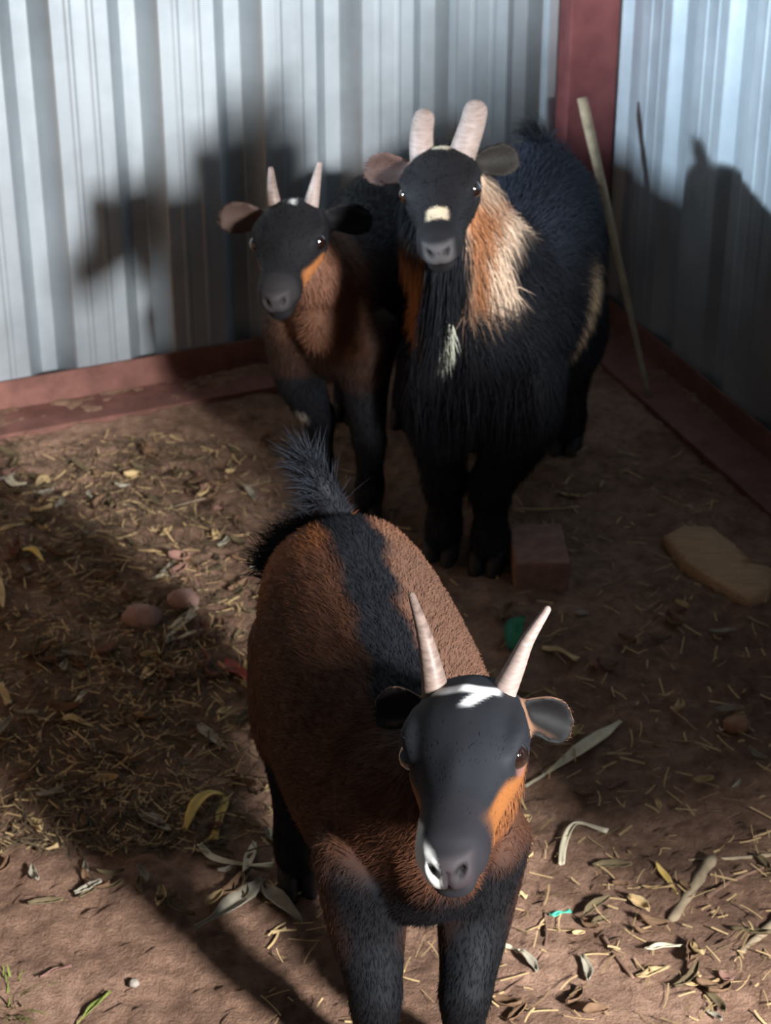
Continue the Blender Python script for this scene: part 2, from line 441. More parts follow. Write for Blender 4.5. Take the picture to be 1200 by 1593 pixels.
        q = np.exp(-((hc[:, 1] / .0022) ** 2)) * (hc[:, 0] > .165) * (hc[:, 2] < -.018) * (hc[:, 2] > -.04); d[:, 0] -= .0035 * q
        co = co + (d * g.hs) @ HR.T
        me.vertices.foreach_set('co', co.ravel()); me.update()
        me.polygons.foreach_set('use_smooth', [True] * len(me.polygons))
        g.co = co
        nr = np.empty(n * 3); me.vertices.foreach_get('normal', nr); g.nr = nr.reshape(-1, 3)
        me.materials.append(M['coat'])
        o = bpy.data.objects.new('body', me); COL.objects.link(o); o.parent = g.root
        g.body = o
        g.classify(); 
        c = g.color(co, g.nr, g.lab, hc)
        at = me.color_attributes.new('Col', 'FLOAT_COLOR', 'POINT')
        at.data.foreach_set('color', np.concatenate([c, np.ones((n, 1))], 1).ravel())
        me.update()
    def label(g, P):
        best = np.full(len(P), 1e9); lab = np.zeros(len(P), int); flow = np.zeros((len(P), 3)); g.names = list(g.parts)
        for i, nm in enumerate(g.names):
            for c, r, t in g.parts[nm]:
                d = np.linalg.norm(P - np.array(c), axis=1) / r
                m_ = d < best; best[m_] = d[m_]; lab[m_] = i; flow[m_] = np.array(t)
        return lab, flow
    def classify(g): g.lab, g.flow = g.label(g.co)
    def isin(g, lab, *pre):
        ids = [i for i, nm in enumerate(g.names) if any(nm.startswith(p) for p in pre)]
        return np.isin(lab, ids).astype(float)
    def color(g, P, N, lab, hc): return g.k['paint'](g, P, N, lab, hc)
    def fur(g, count, length, width, lift, seed=1, droop=.25):
        rs = np.random.RandomState(seed); me = g.body.data
        me.calc_loop_triangles(); nt_ = len(me.loop_triangles)
        tri = np.empty(nt_ * 3, int); me.loop_triangles.foreach_get('vertices', tri); tri = tri.reshape(-1, 3)
        a, b_, c = g.co[tri[:, 0]], g.co[tri[:, 1]], g.co[tri[:, 2]]
        ar = np.linalg.norm(np.cross(b_ - a, c - a), axis=1)
        L = g.k['fur_len'](g, g.co, g.lab, g.hcoord(g.co))       # per vertex length factor
        wgt = ar * (0.35 + 0.65 * (L[tri[:, 0]] > 0)) * (L[tri[:, 0]] > 0)
        t = rs.choice(nt_, count, p=wgt / wgt.sum())
        u, v = rs.rand(count), rs.rand(count); fl = u + v > 1; u[fl] = 1 - u[fl]; v[fl] = 1 - v[fl]
        P = a[t] + (b_[t] - a[t]) * u[:, None] + (c[t] - a[t]) * v[:, None]
        N = g.nr[tri[t, 0]]; lab = g.lab[tri[t, 0]]; F = g.flow[tri[t, 0]].copy()
        Lf = L[tri[t, 0]] * length * (0.65 + 0.6 * rs.rand(count))
        body = g.isin(lab, 'body') > 0; head = g.isin(lab, 'head', 'jaw', 'brow', 'lip') > 0; neck = g.isin(lab, 'neck') > 0
        F[body] = np.array([-1, 0, -.55]); F[head] *= -1; F[neck] *= -1; F[neck] += np.array([0, 0, -.6])
        F += rs.randn(count, 3) * .22
        F -= N * (F * N).sum(1)[:, None]; F /= np.linalg.norm(F, axis=1)[:, None] + 1e-9
        lf = lift * (0.6 + 0.8 * rs.rand(count))[:, None]
        d1 = F + N * lf; d1 /= np.linalg.norm(d1, axis=1)[:, None]
        d2 = d1 + np.array([0, 0, -droop]) - N * lf * .5; d2 /= np.linalg.norm(d2, axis=1)[:, None]
        W = np.cross(d1, N); W /= np.linalg.norm(W, axis=1)[:, None] + 1e-9
        W += rs.randn(count, 3) * .15; W *= (width * (0.6 + .8 * rs.rand(count)))[:, None]
        p0 = P - N * .0012; p1 = p0 + d1 * (Lf * .5)[:, None]; p2 = p1 + d2 * (Lf * .5)[:, None]
        vs = np.stack([p0 - W, p0 + W, p1 + W * .75, p1 - W * .75, p2], 1).reshape(-1, 3)
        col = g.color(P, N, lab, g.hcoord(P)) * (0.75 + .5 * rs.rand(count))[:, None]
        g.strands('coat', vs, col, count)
    def hcoord(g, P):
        HI = np.array(g.H.inverted()); return (P @ HI[:3, :3].T + HI[:3, 3]) / g.hs
    def strands(g, name, vs, col, count, label=None):
        me = bpy.data.meshes.new(name); me.vertices.add(count * 5); me.vertices.foreach_set('co', vs.ravel())
        base = (np.arange(count) * 5)[:, None]
        lv = np.concatenate([base + np.array([0, 1, 2, 3]), base + np.array([3, 2, 4])], 1).ravel()
        me.loops.add(len(lv)); me.loops.foreach_set('vertex_index', lv)
        me.polygons.add(count * 2)
        st = np.stack([np.arange(count) * 7, np.arange(count) * 7 + 4], 1).ravel(); me.polygons.foreach_set('loop_start', st)
        me.polygons.foreach_set('use_smooth', [True] * (count * 2))
        me.update(calc_edges=True)
        at = me.color_attributes.new('Col', 'FLOAT_COLOR', 'POINT')
        c5 = np.repeat(np.concatenate([np.clip(col, 0, 1), np.ones((count, 1))], 1), 5, 0)
        at.data.foreach_set('color', c5.ravel()); me.materials.append(M['fur'])
        o = bpy.data.objects.new(name, me); COL.objects.link(o); o.parent = g.root
        if label: o['label'] = label
        return o
    def tuft(g, name, base_fn, count, length, width, colfn, seed=3, label=None, droop=.3):
        """long hairs: base_fn(rs, n) -> (points, directions) in goat-local space"""
        rs = np.random.RandomState(seed); P, D = base_fn(rs, count)
        D /= np.linalg.norm(D, axis=1)[:, None]
        L = length * (0.55 + .6 * rs.rand(count))[:, None]
        W = np.cross(D, rs.randn(count, 3)); W /= np.linalg.norm(W, axis=1)[:, None]; W *= width
        p1 = P + D * L * .5; d2 = D + np.array([0, 0, -droop]) + rs.randn(count, 3) * .08; d2 /= np.linalg.norm(d2, axis=1)[:, None]
        p2 = p1 + d2 * L * .5
        vs = np.stack([P - W, P + W, p1 + W * .8, p1 - W * .8, p2], 1).reshape(-1, 3)
        return g.strands(name, vs, colfn(rs, count, P), count, label)
    def horn(g, s, base, ctrl, r0, r1, m, flat=1.0):
        """base and ctrl in head space (ctrl: offsets from base)"""
        pts = []; n = len(ctrl)
        for i, c in enumerate(ctrl):
            f = i / (n - 1); r = (r0 * (1 - f) + r1 * f) * g.hs
            pts.append((*g.h(base[0] + c[0], s * (base[1] + c[1]), base[2] + c[2]), r * flat, r))
        mb = MB(); sm = catmull(pts, 10); cs = [Vector(p[:3]) for p in sm]; rings = []
        ref = g.H.to_3x3() @ Vector((1, 0, 0))
        for i, p in enumerate(sm):
            t = (cs[min(i + 1, len(cs) - 1)] - cs[max(0, i - 1)]).normalized(); sd = t.cross(ref).normalized(); fw = sd.cross(t)
            k = 1 + .012 * math.sin(i * 2.1)
            rings.append([cs[i] + sd * (p[3] * k * math.cos(q)) + fw * (p[4] * k * math.sin(q)) for q in np.linspace(0, 2 * math.pi, 20, endpoint=False)])
        t = (cs[-1] - cs[-2]).normalized(); last = rings[-1]; rr = sm[-1][4]
        for k in (1, 2, 3): rings.append([cs[-1] + (p - cs[-1]) * math.cos(k * .48) + t * rr * math.sin(k * .48) for p in last])
        mb.rings(rings); return mb.build('horn', m, g.root)
    def eyes(g):
        for s in (1, -1):
            c = g.h(.056, s * .0425, .010); r = .0128 * g.hs; mb = MB(); rings = []
            for i in range(1, 10):
                f = math.pi * i / 10; rings.append([c + Vector((r * math.sin(f) * math.cos(q), r * math.sin(f) * math.sin(q), r * math.cos(f))) for q in np.linspace(0, 2 * math.pi, 16, endpoint=False)])
            mb.rings(rings); mb.build('eye', M['eye'], g.root)
    def hooves(g):
        for key, (_, _, _, (hx, hy)) in g.k['legs'].items():
            mb = MB(); lr = g.k.get('leg_r', 1.0)
            for s in (1, -1):
                rings = []
                for z, x0, x1, w_ in ((0.0, -.016, .034, .0105), (.008, -.016, .032, .0112), (.020, -.016, .024, .0115), (.032, -.012, .016, .0105)):
                    cx = hx + .004 + (x0 + x1) / 2; a = (x1 - x0) / 2 * lr
                    rings.append([Vector((cx + a * math.cos(q), hy + s * .0105 * lr + w_ * lr * math.sin(q), z - .004)) for q in np.linspace(0, 2 * math.pi, 14, endpoint=False)])
                mb.rings(rings)
            mb.build('hoof', M['hoof'], g.root)

BODY = [(-.238, 0, .335, .040, .045), (-.222, 0, .322, .074, .084), (-.165, 0, .305, .094, .108), (-.06, 0, .288, .112, .126), (.04, 0, .288, .110, .126),
        (.115, 0, .302, .092, .116), (.17, 0, .315, .074, .094), (.21, 0, .322, .044, .058)]
def legs(fl, fr, hl, hr, w=.062):
    return {'fl': ((.135, w * .9, .27), (.135, w, .195), None, fl), 'fr': ((.135, -w * .9, .27), (.135, -w, .195), None, fr),
            'hl': ((-.155, w * .85, .29), (-.115, w * 1.15, .215), None, hl), 'hr': ((-.155, -w * .85, .29), (-.115, -w * 1.15, .215), None, hr)}

BLK, BROWN = L3((23, 24, 28)), L3((74, 46, 32))
# ---- paint of the young brown goat in front
def paint_front(g, P, N, lab, hc):
    n1 = smooth_noise(P, 60, 1); n2 = smooth_noise(P, 220, 2); x, y, z = P.T
    C = np.tile(BROWN, (len(P), 1)) * (1 + .13 * n1 + .10 * n2)[:, None]
    C = mixc(C, L3((140, 84, 46)), .6 * sstep(-x, .14, .21) * sstep(z, .30, .37))                     # tawny rump
    stripe = sstep(-np.abs(y - .0 + .006 * n1), -.034, -.018) * sstep(N[:, 2], .1, .5) * sstep(z, .33, .37)
    C = mixc(C, L3((112, 83, 68)), .6 * sstep(y, .012, .035) * sstep(z, .30, .36))  # light sheen along the back's left side, put into the coat colour
    legw = sstep(-z + .012 * n1, -.20, -.165)
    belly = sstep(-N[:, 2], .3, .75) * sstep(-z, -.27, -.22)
    chest = g.isin(lab, 'body', 'leg_f') * sstep(x, .13, .17) * sstep(-z + .012 * n1, -.315, -.265)
    tail = g.isin(lab, 'tail')
    C = mixc(C, BLK, np.maximum(stripe, tail))
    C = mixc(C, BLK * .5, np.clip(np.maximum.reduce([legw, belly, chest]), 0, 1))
    hd = g.isin(lab, 'head', 'jaw', 'brow', 'lip', 'ear') * sstep(hc[:, 0], -.045, -.02)
    hx, hy, hz = hc.T; ah = np.abs(hy)
    face = sstep(hz - .62 * (hx - .05) * -1 * 0 + .004 * n1, -.024, -.012)
    C = mixc(C, BLK * 1.12, hd)
    org = hd * sstep(hx, .03, .05) * sstep(-hx, -.150, -.128) * sstep(-(hz + .003 * n1) , -.003 , .005) * sstep(ah, .008, .017)
    C = mixc(C, L3((122, 75, 38)), org)
    thr = g.isin(lab, 'jaw', 'neck') * sstep(-np.abs(hx - .05), -.09, -.06) * sstep(-hz, .02, .04)
    C = mixc(C, L3((118, 71, 38)), thr * .8 * sstep(hy, -.01, .01))
    chin = hd * sstep(hx, .118, .135)
    C = mixc(C, L3((34, 31, 34)), chin * .6)
    lipw = hd * sstep(hx, .116, .126) * sstep(-np.abs(hz + .018 + .30 * (hx - .150) + .0015 * n1), -.0215, -.0175) * sstep(-hy + .40 * (hx - .150), .0212, .0240)
    C = muzzle_marks(g, C, hd, hc, L3((46, 40, 42)))
    C = mixc(C, L3((214, 212, 206)), lipw * (1 - np.exp(-((-hy - .0108) ** 2 + (hz + .020) ** 2) / .0055 ** 2)))
    band = hd * sstep(hz, .015, .03) * np.maximum(sstep(-np.abs(hx - .013 + 9 * (hy - .002) ** 2 + .0012 * n1), -.0085, -.0025) * sstep(-np.abs(hy), -.032, -.025),
              sstep(-np.abs(hy - .024 + (hx - .006) * .70 + .0010 * n1), -.0078, -.0016) * sstep(hx, .004, .009) * sstep(-hx, -.042, -.034))
    C = mixc(C, L3((232, 230, 226)), band)
    ear = g.isin(lab, 'ear'); fwd = (N @ np.array(g.H.to_3x3()))[:, 0]
    C = mixc(C, L3((11, 9, 9)), ear)
    C = mixc(C, L3((124, 92, 72)), ear * sstep(-fwd, -.45, -.05) * .9)
    ring = hd * sstep(-np.linalg.norm((hc - [.052, 0, .005]) * [1, 0, 1], axis=1), -.019, -.013) * sstep(ah, .034, .04) * sstep(-hz, -.006, .004)
    C = mixc(C, L3((112, 78, 74)), ring * .7)
    return np.clip(C, .002, 1)
# ---- paint of the bearded buck
def paint_buck(g, P, N, lab, hc):
    n1 = smooth_noise(P, 55, 5); n2 = smooth_noise(P, 200, 6); x, y, z = P.T
    C = np.tile(L3((23, 24, 28)), (len(P), 1)) * (1 + .15 * n1 + .12 * n2)[:, None]
    C = mixc(C, L3((44, 48, 58)), g.isin(lab, 'body') * sstep(z, .38, .46) * sstep(N[:, 2], .1, .6))  # bluish sheen of light on the upper back, painted as paler hair
    hd = g.isin(lab, 'head', 'jaw', 'brow', 'lip', 'ear'); hx, hy, hz = hc.T; ah = np.abs(hy)
    C = mixc(C, L3((21, 20, 22)), hd)
    nb = (1 - hd)
    # cream ruff on the left side of the neck, tan along its front edge
    ruff = nb * g.isin(lab, 'neck', 'body', 'leg_fl') * sstep(y + .003 * n1, -.002, .006) * sstep(-y - .10 * (z - .45) + .003 * n1, -.044, -.036) * sstep(z + .010 * n1, .39, .43) * sstep(-z, -.62, -.59) * sstep(x, .085, .105)
    C = mixc(C, L3((200, 174, 150)), ruff)
    C = mixc(C, L3((138, 92, 62)), ruff * sstep(-y + .003 * n1, -.024, -.014) * sstep(-z, -.55, -.52))
    ruf2 = nb * g.isin(lab, 'neck', 'body') * sstep(-y, .035, .05) * sstep(z, .27, .31) * sstep(-z, -.50, -.46) * sstep(x, .12, .145)
    C = mixc(C, L3((150, 100, 62)), ruf2)
    fl = g.isin(lab, 'body') * sstep(y, .055, .08) * sstep(-np.abs(x - .015 + .006 * n1 + .2 * (z - .3)), -.036, -.020) * sstep(z, .19, .23) * sstep(-z, -.385, -.34)
    C = mixc(C, L3((178, 152, 122)), fl * .85)
    top = hd * sstep(-np.hypot(hx + .006, hy - .004) + .001 * n2, -.016, -.010) * sstep(hz, .02, .035)
    C = mixc(C, L3((218, 206, 180)), top)
    nose = hd * sstep(-np.abs(hx - .135), -.014, -.009) * sstep(hz, -.012, -.002) * sstep(-ah, -.0165, -.012)
    C = mixc(C, L3((196, 176, 148)), nose)
    ear = g.isin(lab, 'ear'); fwd = (N @ np.array(g.H.to_3x3()))[:, 0]
    C = mixc(C, L3((74, 54, 48)), ear * sstep(-hy, 0, .01) * .8)
    C = mixc(C, L3((150, 110, 98)), ear * sstep(-hy, 0, .01) * sstep(-fwd, -.35, .0) * .7)
    C = mixc(C, L3((34, 31, 28)), ear * sstep(hy, 0, .01))
    C = muzzle_marks(g, C, hd, hc, L3((62, 59, 60)))
    return np.clip(C, .002, 1)
# ---- paint of the small goat by the left wall
def paint_small(g, P, N, lab, hc):
    n1 = smooth_noise(P, 60, 8); n2 = smooth_noise(P, 220, 9); x, y, z = P.T
    C = np.tile(L3((54, 37, 30)), (len(P), 1)) * (1 + .13 * n1 + .10 * n2)[:, None]
    nk = g.isin(lab, 'neck', 'body', 'leg_f') * sstep(x, .10, .15) * sstep(z + .012 * n1, .25, .28)
    C = mixc(C, L3((96, 65, 49)), nk * sstep(-np.abs(y), -.075, -.04))
    back = sstep(N[:, 2], .2, .6) * sstep(z, .30, .35) * sstep(-x, -.12, -.05)
    legw = sstep(-z + .012 * n1, -.225, -.19)
    chest = sstep(y + .4 * (z - .3), -.01, .01) * 0
    C = mixc(C, BLK, np.maximum(back, legw))
    hd = g.isin(lab, 'head', 'jaw', 'brow', 'lip', 'ear'); hx, hy, hz = hc.T; ah = np.abs(hy)
    C = mixc(C, L3((21, 20, 22)), hd)
    org = hd * sstep(hx, .035, .055) * sstep(-hx, -.14, -.115) * sstep(-(hz + .003 * n1), .006, .014) * sstep(ah, .008, .016)
    C = mixc(C, L3((146, 92, 52)), org)
    thr = g.isin(lab, 'neck', 'jaw') * sstep(-hz, .035, .055) * sstep(-np.abs(hx - .03), -.07, -.04)
    C = mixc(C, L3((110, 76, 60)), thr)
    st = hd * sstep(-np.abs(hy - .004), -.006, -.003) * sstep(-np.abs(hx - .004), -.014, -.009) * sstep(hz, .02, .03)
    C = mixc(C, L3((214, 210, 204)), st)
    muz = hd * sstep(hx, .145, .16) * sstep(hz, -.030, -.022)
    C = mixc(C, L3((36, 33, 34)), muz)
    knee = g.isin(lab, 'leg_fr') * sstep(-np.hypot(z - .135, y + .045), -.016, -.008) * sstep(N[:, 0], .3, .7)
    C = mixc(C, L3((168, 160, 150)), knee * .7)
    ear = g.isin(lab, 'ear'); fwd = (N @ np.array(g.H.to_3x3()))[:, 0]
    C = mixc(C, L3((72, 56, 49)), ear * sstep(-hy, 0, .01) * .8)
    C = muzzle_marks(g, C, hd, hc, L3((42, 38, 39)))
    return np.clip(C, .002, 1)

def len_short(g, P, lab, hc):
    L = np.ones(len(P)); L[g.isin(lab, 'leg') > 0] = .75; L[g.isin(lab, 'neck') > 0] = 1.25
    L[g.isin(lab, 'head', 'jaw', 'brow', 'lip') > 0] = .45; L[g.isin(lab, 'ear') > 0] = .35
    L[g.isin(lab, 'tail') > 0] = 1.6
    L[hc[:, 0] > .158] = 0
    for s in (1, -1): L[np.linalg.norm(hc - [.055, s * .047, .009], axis=1) < .018] = 0
    return L
def len_front(g, P, lab, hc):
    L = len_short(g, P, lab, hc); L[(hc[:, 2] > .02) & (hc[:, 0] > -.012) & (hc[:, 0] < .055)] *= .45; return L
def len_buck(g, P, lab, hc):
    L = np.full(len(P), 1.0); L[g.isin(lab, 'leg') > 0] = .42; L[(g.isin(lab, 'leg') > 0) & (P[:, 2] < .1)] = .25
    L[g.isin(lab, 'neck') > 0] = 1.0
    L[g.isin(lab, 'head', 'jaw', 'brow', 'lip') > 0] = .14; L[g.isin(lab, 'ear') > 0] = .12
    L[hc[:, 0] > .15] = 0
    for s in (1, -1): L[np.linalg.norm(hc - [.055, s * .047, .009], axis=1) < .018] = 0
    return L

# ================= front goat
a1 = math.atan2(-.976, .22)
BODY1 = [(-.278, 0, .352, .040, .048), (-.260, 0, .338, .074, .088), (-.195, 0, .318, .097, .112), (-.08, 0, .294, .112, .126), (.03, 0, .288, .108, .124),
         (.11, 0, .300, .086, .114), (.165, 0, .312, .066, .094), (.203, 0, .318, .040, .058)]
LEG1 = legs((.178, .034), (.165, -.050), (-.165, .066), (-.165, -.068), .052)
for q in ('hl', 'hr'):
    t_, j_, _, f_ = LEG1[q]; LEG1[q] = ((t_[0] - .04, t_[1] * 1.15, t_[2]), (j_[0] - .045, j_[1] * 1.1, j_[2]), None, f_)
G1 = Goat('goat', 'brown young goat in front with black face, long upright horns and dark back stripe', (.004, 1.645, 0), a1,
    skull=(.073, 1.440, .452), nose=(-.15, -.975, .115), roll=7, hs=.98,
    body=BODY1, neck_base=(.115, -.004, .335), neck_r=(.068, .052), neck_bow=(.025, 0, -.01),
    ears=((-.30, .95, -.36), (-.35, -.95, .06)), ear_len=.054, ear_w=.78, ear_open=.45,
    legs=LEG1, leg_r=1.0,
    tail=[(-.262, 0, .392, .022, .022), (-.280, -.004, .412, .017, .017), (-.286, -.014, .434, .012, .012), (-.282, -.024, .450, .007, .007)],
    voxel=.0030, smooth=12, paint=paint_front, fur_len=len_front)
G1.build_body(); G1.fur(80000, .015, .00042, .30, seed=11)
G1.horn(1, (-.008, .029, .034), [(0, 0, 0), (-.003, .012, .023), (-.008, .024, .046), (-.015, .042, .071)], .0135, .0040, M['horn'], .85)
G1.horn(-1, (-.008, .029, .034), [(0, 0, 0), (-.002, .002, .028), (-.010, .007, .056), (-.028, .017, .082)], .0140, .0036, M['darkhorn'], .9)
G1.eyes(); G1.hooves()
def tail_hairs(rs, n):
    t = rs.rand(n); P = np.stack([-.272 - .014 * t, -.022 * t + .005 * rs.randn(n), .395 + .055 * t], 1)
    D = np.stack([-.35 + .4 * rs.randn(n), -.55 + .40 * rs.randn(n), .45 + .7 * t + .3 * rs.randn(n)], 1); return P, D
black_hair = lambda rs, n, P: np.tile(L3((30, 32, 37)), (n, 1)) * (0.6 + .8 * rs.rand(n))[:, None]
G1.tuft('tail_hair', tail_hairs, 1300, .048, .0005, black_hair, 5, 'bushy black tail hair')
def rump_hairs(rs, n):
    t = rs.rand(n); P = np.stack([-.264 - .012 * t + .008 * rs.randn(n), -.02 - .055 * t, .392 - .060 * t + .008 * rs.randn(n)], 1)
    D = np.stack([-.6 + .25 * rs.randn(n), -.45 + .3 * rs.randn(n), .0 + .4 * rs.randn(n)], 1); return P, D
G1.tuft('rump_hair', rump_hairs, 1300, .040, .0005, black_hair, 6, 'black fringe beside the tail')

# ================= buck
a2 = math.atan2(-.962, -.27)
G2 = Goat('goat', 'long-haired black buck with goatee, cream neck patch and blunt pale horns', (.165, 2.655, 0), a2,
    skull=(.072, 2.470, .548), nose=(-.07, -.99, -.01), roll=8, hs=.93,
    body=[(x, y, z + .045 - .07 * min(0, x + .05), a * 1.0, b * 1.0) for x, y, z, a, b in BODY], neck_base=(.115, 0, .365), neck_r=(.082, .058), neck_bow=(.02, 0, 0),
    ears=((-.20, .95, .12), (-.20, -.95, .22)), ear_len=.070, ear_w=.9,
    legs=legs((.195, .030), (.190, -.036), (-.165, .068), (-.15, -.06)), leg_r=1.15,
    tail=[(-.225, 0, .415, .022, .022), (-.240, 0, .432, .018, .018), (-.244, -.006, .446, .014, .014), (-.242, -.016, .454, .009, .009)],
    paint=paint_buck, fur_len=len_buck)
G2.build_body(); G2.fur(75000, .052, .00055, .45, seed=21, droop=.7)
G2.horn(1, (-.012, .028, .030), [(0, 0, 0), (-.006, .009, .018), (-.016, .018, .036), (-.030, .024, .050)], .0190, .0165, M['horn'], 1.0)
G2.horn(-1, (-.012, .024, .030), [(0, 0, 0), (-.006, .000, .018), (-.016, -.002, .034), (-.030, -.006, .048)], .0175, .0145, M['horn'], 1.0)
G2.eyes(); G2.hooves()
def beard(rs, n):
    t = rs.rand(n); hx = .075 + .080 * t; P = np.array([G2.h(a, .007 * b, -.048) for a, b in zip(hx, rs.randn(n))])
    D = np.stack([.12 + .07 * rs.randn(n), -.06 + .055 * rs.randn(n), -1 + 0 * t], 1); return P, D
def beard_col(rs, n, P): return np.tile(L3((24, 25, 29)), (n, 1)) * (0.6 + .8 * rs.rand(n))[:, None]
G2.tuft('beard', beard, 1800, .165, .0006, beard_col, 7, 'long black goatee', droop=.15)
def beard_tip(rs, n):
    c = G2.h(.135, -.016, -.150); P = np.array([c + Vector((.004 * a, .006 * b, .012 * d)) for a, b, d in rs.randn(n, 3)])
    D = np.stack([.10 * rs.randn(n), .05 + .14 * rs.randn(n), -1 + 0 * P[:, 0]], 1); return P, D
G2.tuft('beard_tip', beard_tip, 260, .048, .0006, lambda rs, n, P: np.tile(L3((206, 206, 186)), (n, 1)) * (0.7 + .4 * rs.rand(n))[:, None], 8, 'pale tip of the goatee', droop=.1)
def chest_hair(rs, n):
    t = rs.rand(n); P = np.stack([.05 + .15 * rs.rand(n), .085 * (rs.rand(n) * 2 - 1), .22 + .10 * t], 1)
    D = np.stack([.05 + .15 * rs.randn(n), .15 * rs.randn(n), -1 + 0 * t], 1); return P, D
G2.tuft('chest_hair', chest_hair, 5000, .10, .0006, beard_col, 9, 'shaggy black chest hair', droop=.2)
def buck_tail(rs, n):
    t = rs.rand(n); P = np.stack([-.236 + .01 * t, -.01 * t + .006 * rs.randn(n), .42 + .035 * t], 1)
    D = np.stack([-.2 + .4 * rs.randn(n), .4 * rs.randn(n), .6 + .4 * t], 1); return P, D
G2.tuft('tail_hair', buck_tail, 400, .02, .0006, beard_col, 10)

# ================= small goat by the left wall
a3 = math.atan2(-.975, -.22)
G3 = Goat('goat', 'small dark goat with tan throat, short horns, standing by the left wall beside the buck', (-.046, 2.765, 0), a3,
    skull=(-.118, 2.535, .455), nose=(-.12, -.985, -.03), roll=5, hs=.90,
    body=[(x * .92, y, z - .005, a * .74, b * .9) for x, y, z, a, b in BODY], neck_base=(.10, 0, .325), neck_r=(.058, .044), neck_bow=(.02, 0, 0),
    ears=((-.25, .97, -.05), (-.10, -.95, .18)), ear_len=.076, ear_w=.95,
    legs=legs((.165, .060), (.115, -.026), (-.135, .048), (-.14, -.046), .046), leg_r=.95,
    tail=[(-.200, 0, .35, .02, .02), (-.222, 0, .350, .016, .016), (-.234, 0, .335, .012, .012), (-.240, 0, .315, .007, .007)],
    paint=paint_small, fur_len=len_short)
G3.build_body(); G3.fur(40000, .018, .0005, .35, seed=31)
G3.horn(1, (-.008, .026, .036), [(0, 0, 0), (-.006, .006, .020), (-.014, .011, .038), (-.026, .015, .054)], .0115, .004, M['horn'])
G3.horn(-1, (-.008, .026, .036), [(0, 0, 0), (-.006, .002, .020), (-.014, .003, .036), (-.024, .004, .050)], .0110, .004, M['darkhorn'])
G3.eyes(); G3.hooves()
#LITTER
def ray(px, py):
    xn = (px - 600) / FPX; yn = (py - 796.5) / FPX
    return Vector((xn, math.cos(PITCH) - yn * math.sin(PITCH), -math.sin(PITCH) - yn * math.cos(PITCH)))
def at(px, py, h=0.0):
    """point of the ground seen at a spot of the photograph"""
    r = ray(px, py); p = Vector((0, 0, CAM_H)) + r * ((h - CAM_H) / r.z)
    for _ in range(3):
        z = gh(p.x, p.y) + h; p = Vector((0, 0, CAM_H)) + r * ((z - CAM_H) / r.z)
    return p
def top(x, y): return max(gh(x + dx, y + dy) for dx in (-.006, 0, .006) for dy in (-.006, 0, .006))

def strip(name, pts, wid, m, label, cat, prof='leaf', curl=.25, lift=.002, group=None, twist=0.0, arch=0.0, seed=0):
    """a leaf or husk lying along ground points (world), width profile along its length, folded along its rib"""
    P = catmull([tuple(p) for p in pts], 6); n = len(P); rs = random.Random(seed + len(label))
    c0 = Vector(P[n // 2]); mb = []; fs = []
    for i, p in enumerate(P):
        t = i / (n - 1); p = Vector(p); a = Vector(P[max(i - 1, 0)]); b_ = Vector(P[min(i + 1, n - 1)])
        d = (b_ - a).normalized(); sd = d.cross(Z).normalized()
        sd = Matrix.Rotation(twist * (t - .5) * 2, 3, d) @ sd
        up = sd.cross(d).normalized()
        if prof == 'leaf': w_ = math.sin(math.pi * min(1, .06 + t * .94)) ** .8 * (1 - .25 * t)
        elif prof == 'tail': w_ = .14 + .86 * (sstep(np.array(t), .18, .6)) * (1 - sstep(np.array(t), .72, 1.0) * .9)
        elif prof == 'straw': w_ = .9
        else: w_ = .75 + .25 * math.sin(t * 7)
        w_ *= wid / 2 * (1 + .10 * (rs.random() - .5))
        base = p + Z * (lift + arch * math.sin(math.pi * t))
        for q in (-1, -.5, 0, .5, 1): mb.append(base + sd * (w_ * q) + up * (curl * wid * .5 * (q * q) + .0012 * math.sin(9 * t + q * 3)))
    for i in range(n - 1):
        for j in range(4):
            a = i * 5 + j; fs.append((a, a + 1, a + 6, a + 5))
    o = mesh_obj(name, [v - c0 for v in mb], fs, m); o.location = c0
    so = o.modifiers.new('thick', 'SOLIDIFY'); so.thickness = .0009
    tag(o, label, cat, group); return o
def stick(name, pts, r0, r1, m, label, cat, group=None, n=9, knob=.12):
    P = catmull([tuple(p) for p in pts], 6); c0 = Vector(P[0]); mb = MB(); rings = []; k_ = len(P)
    for i, p in enumerate(P):
        d = (Vector(P[min(i + 1, k_ - 1)]) - Vector(P[max(i - 1, 0)])).normalized()
        ref = Z if abs(d.z) < .8 else Vector((1, 0, 0)); a = d.cross(ref).normalized(); b_ = a.cross(d)
        r = (r0 + (r1 - r0) * i / (k_ - 1)) * (1 + knob * math.sin(i * 1.9))
        rings.append([Vector(p) - c0 + a * (r * math.cos(q)) + b_ * (r * math.sin(q)) for q in np.linspace(0, 2 * math.pi, n, endpoint=False)])
    mb.rings(rings); o = mb.build(name, m); o.location = c0; tag(o, label, cat, group); return o
def stone(name, px, py, rx, ry, rz, m, label, cat, seed, sink=.3):
    p = at(px, py); vs = []; fs = []; A, B = 14, 9
    for i in range(B + 1):
        f = math.pi * i / B
        for j in range(A):
            q = 2 * math.pi * j / A; v = Vector((math.sin(f) * math.cos(q), math.sin(f) * math.sin(q), math.cos(f)))
            k = 1 + .22 * noise.noise(v * 1.6 + Vector((seed, 0, 0))) + .08 * noise.noise(v * 5 + Vector((0, seed, 0)))
            vs.append(Vector((v.x * rx * k, v.y * ry * k, v.z * rz * k)))
    for i in range(B):
        for j in range(A): fs.append((i * A + j, (i + 1) * A + j, (i + 1) * A + (j + 1) % A, i * A + (j + 1) % A))
    o = mesh_obj(name, vs, fs, m); o.location = (p.x, p.y, gh(p.x, p.y) + rz * (1 - sink * 2)); tag(o, label, cat); return o
def gp(*pp): return [at(*p) for p in pp]

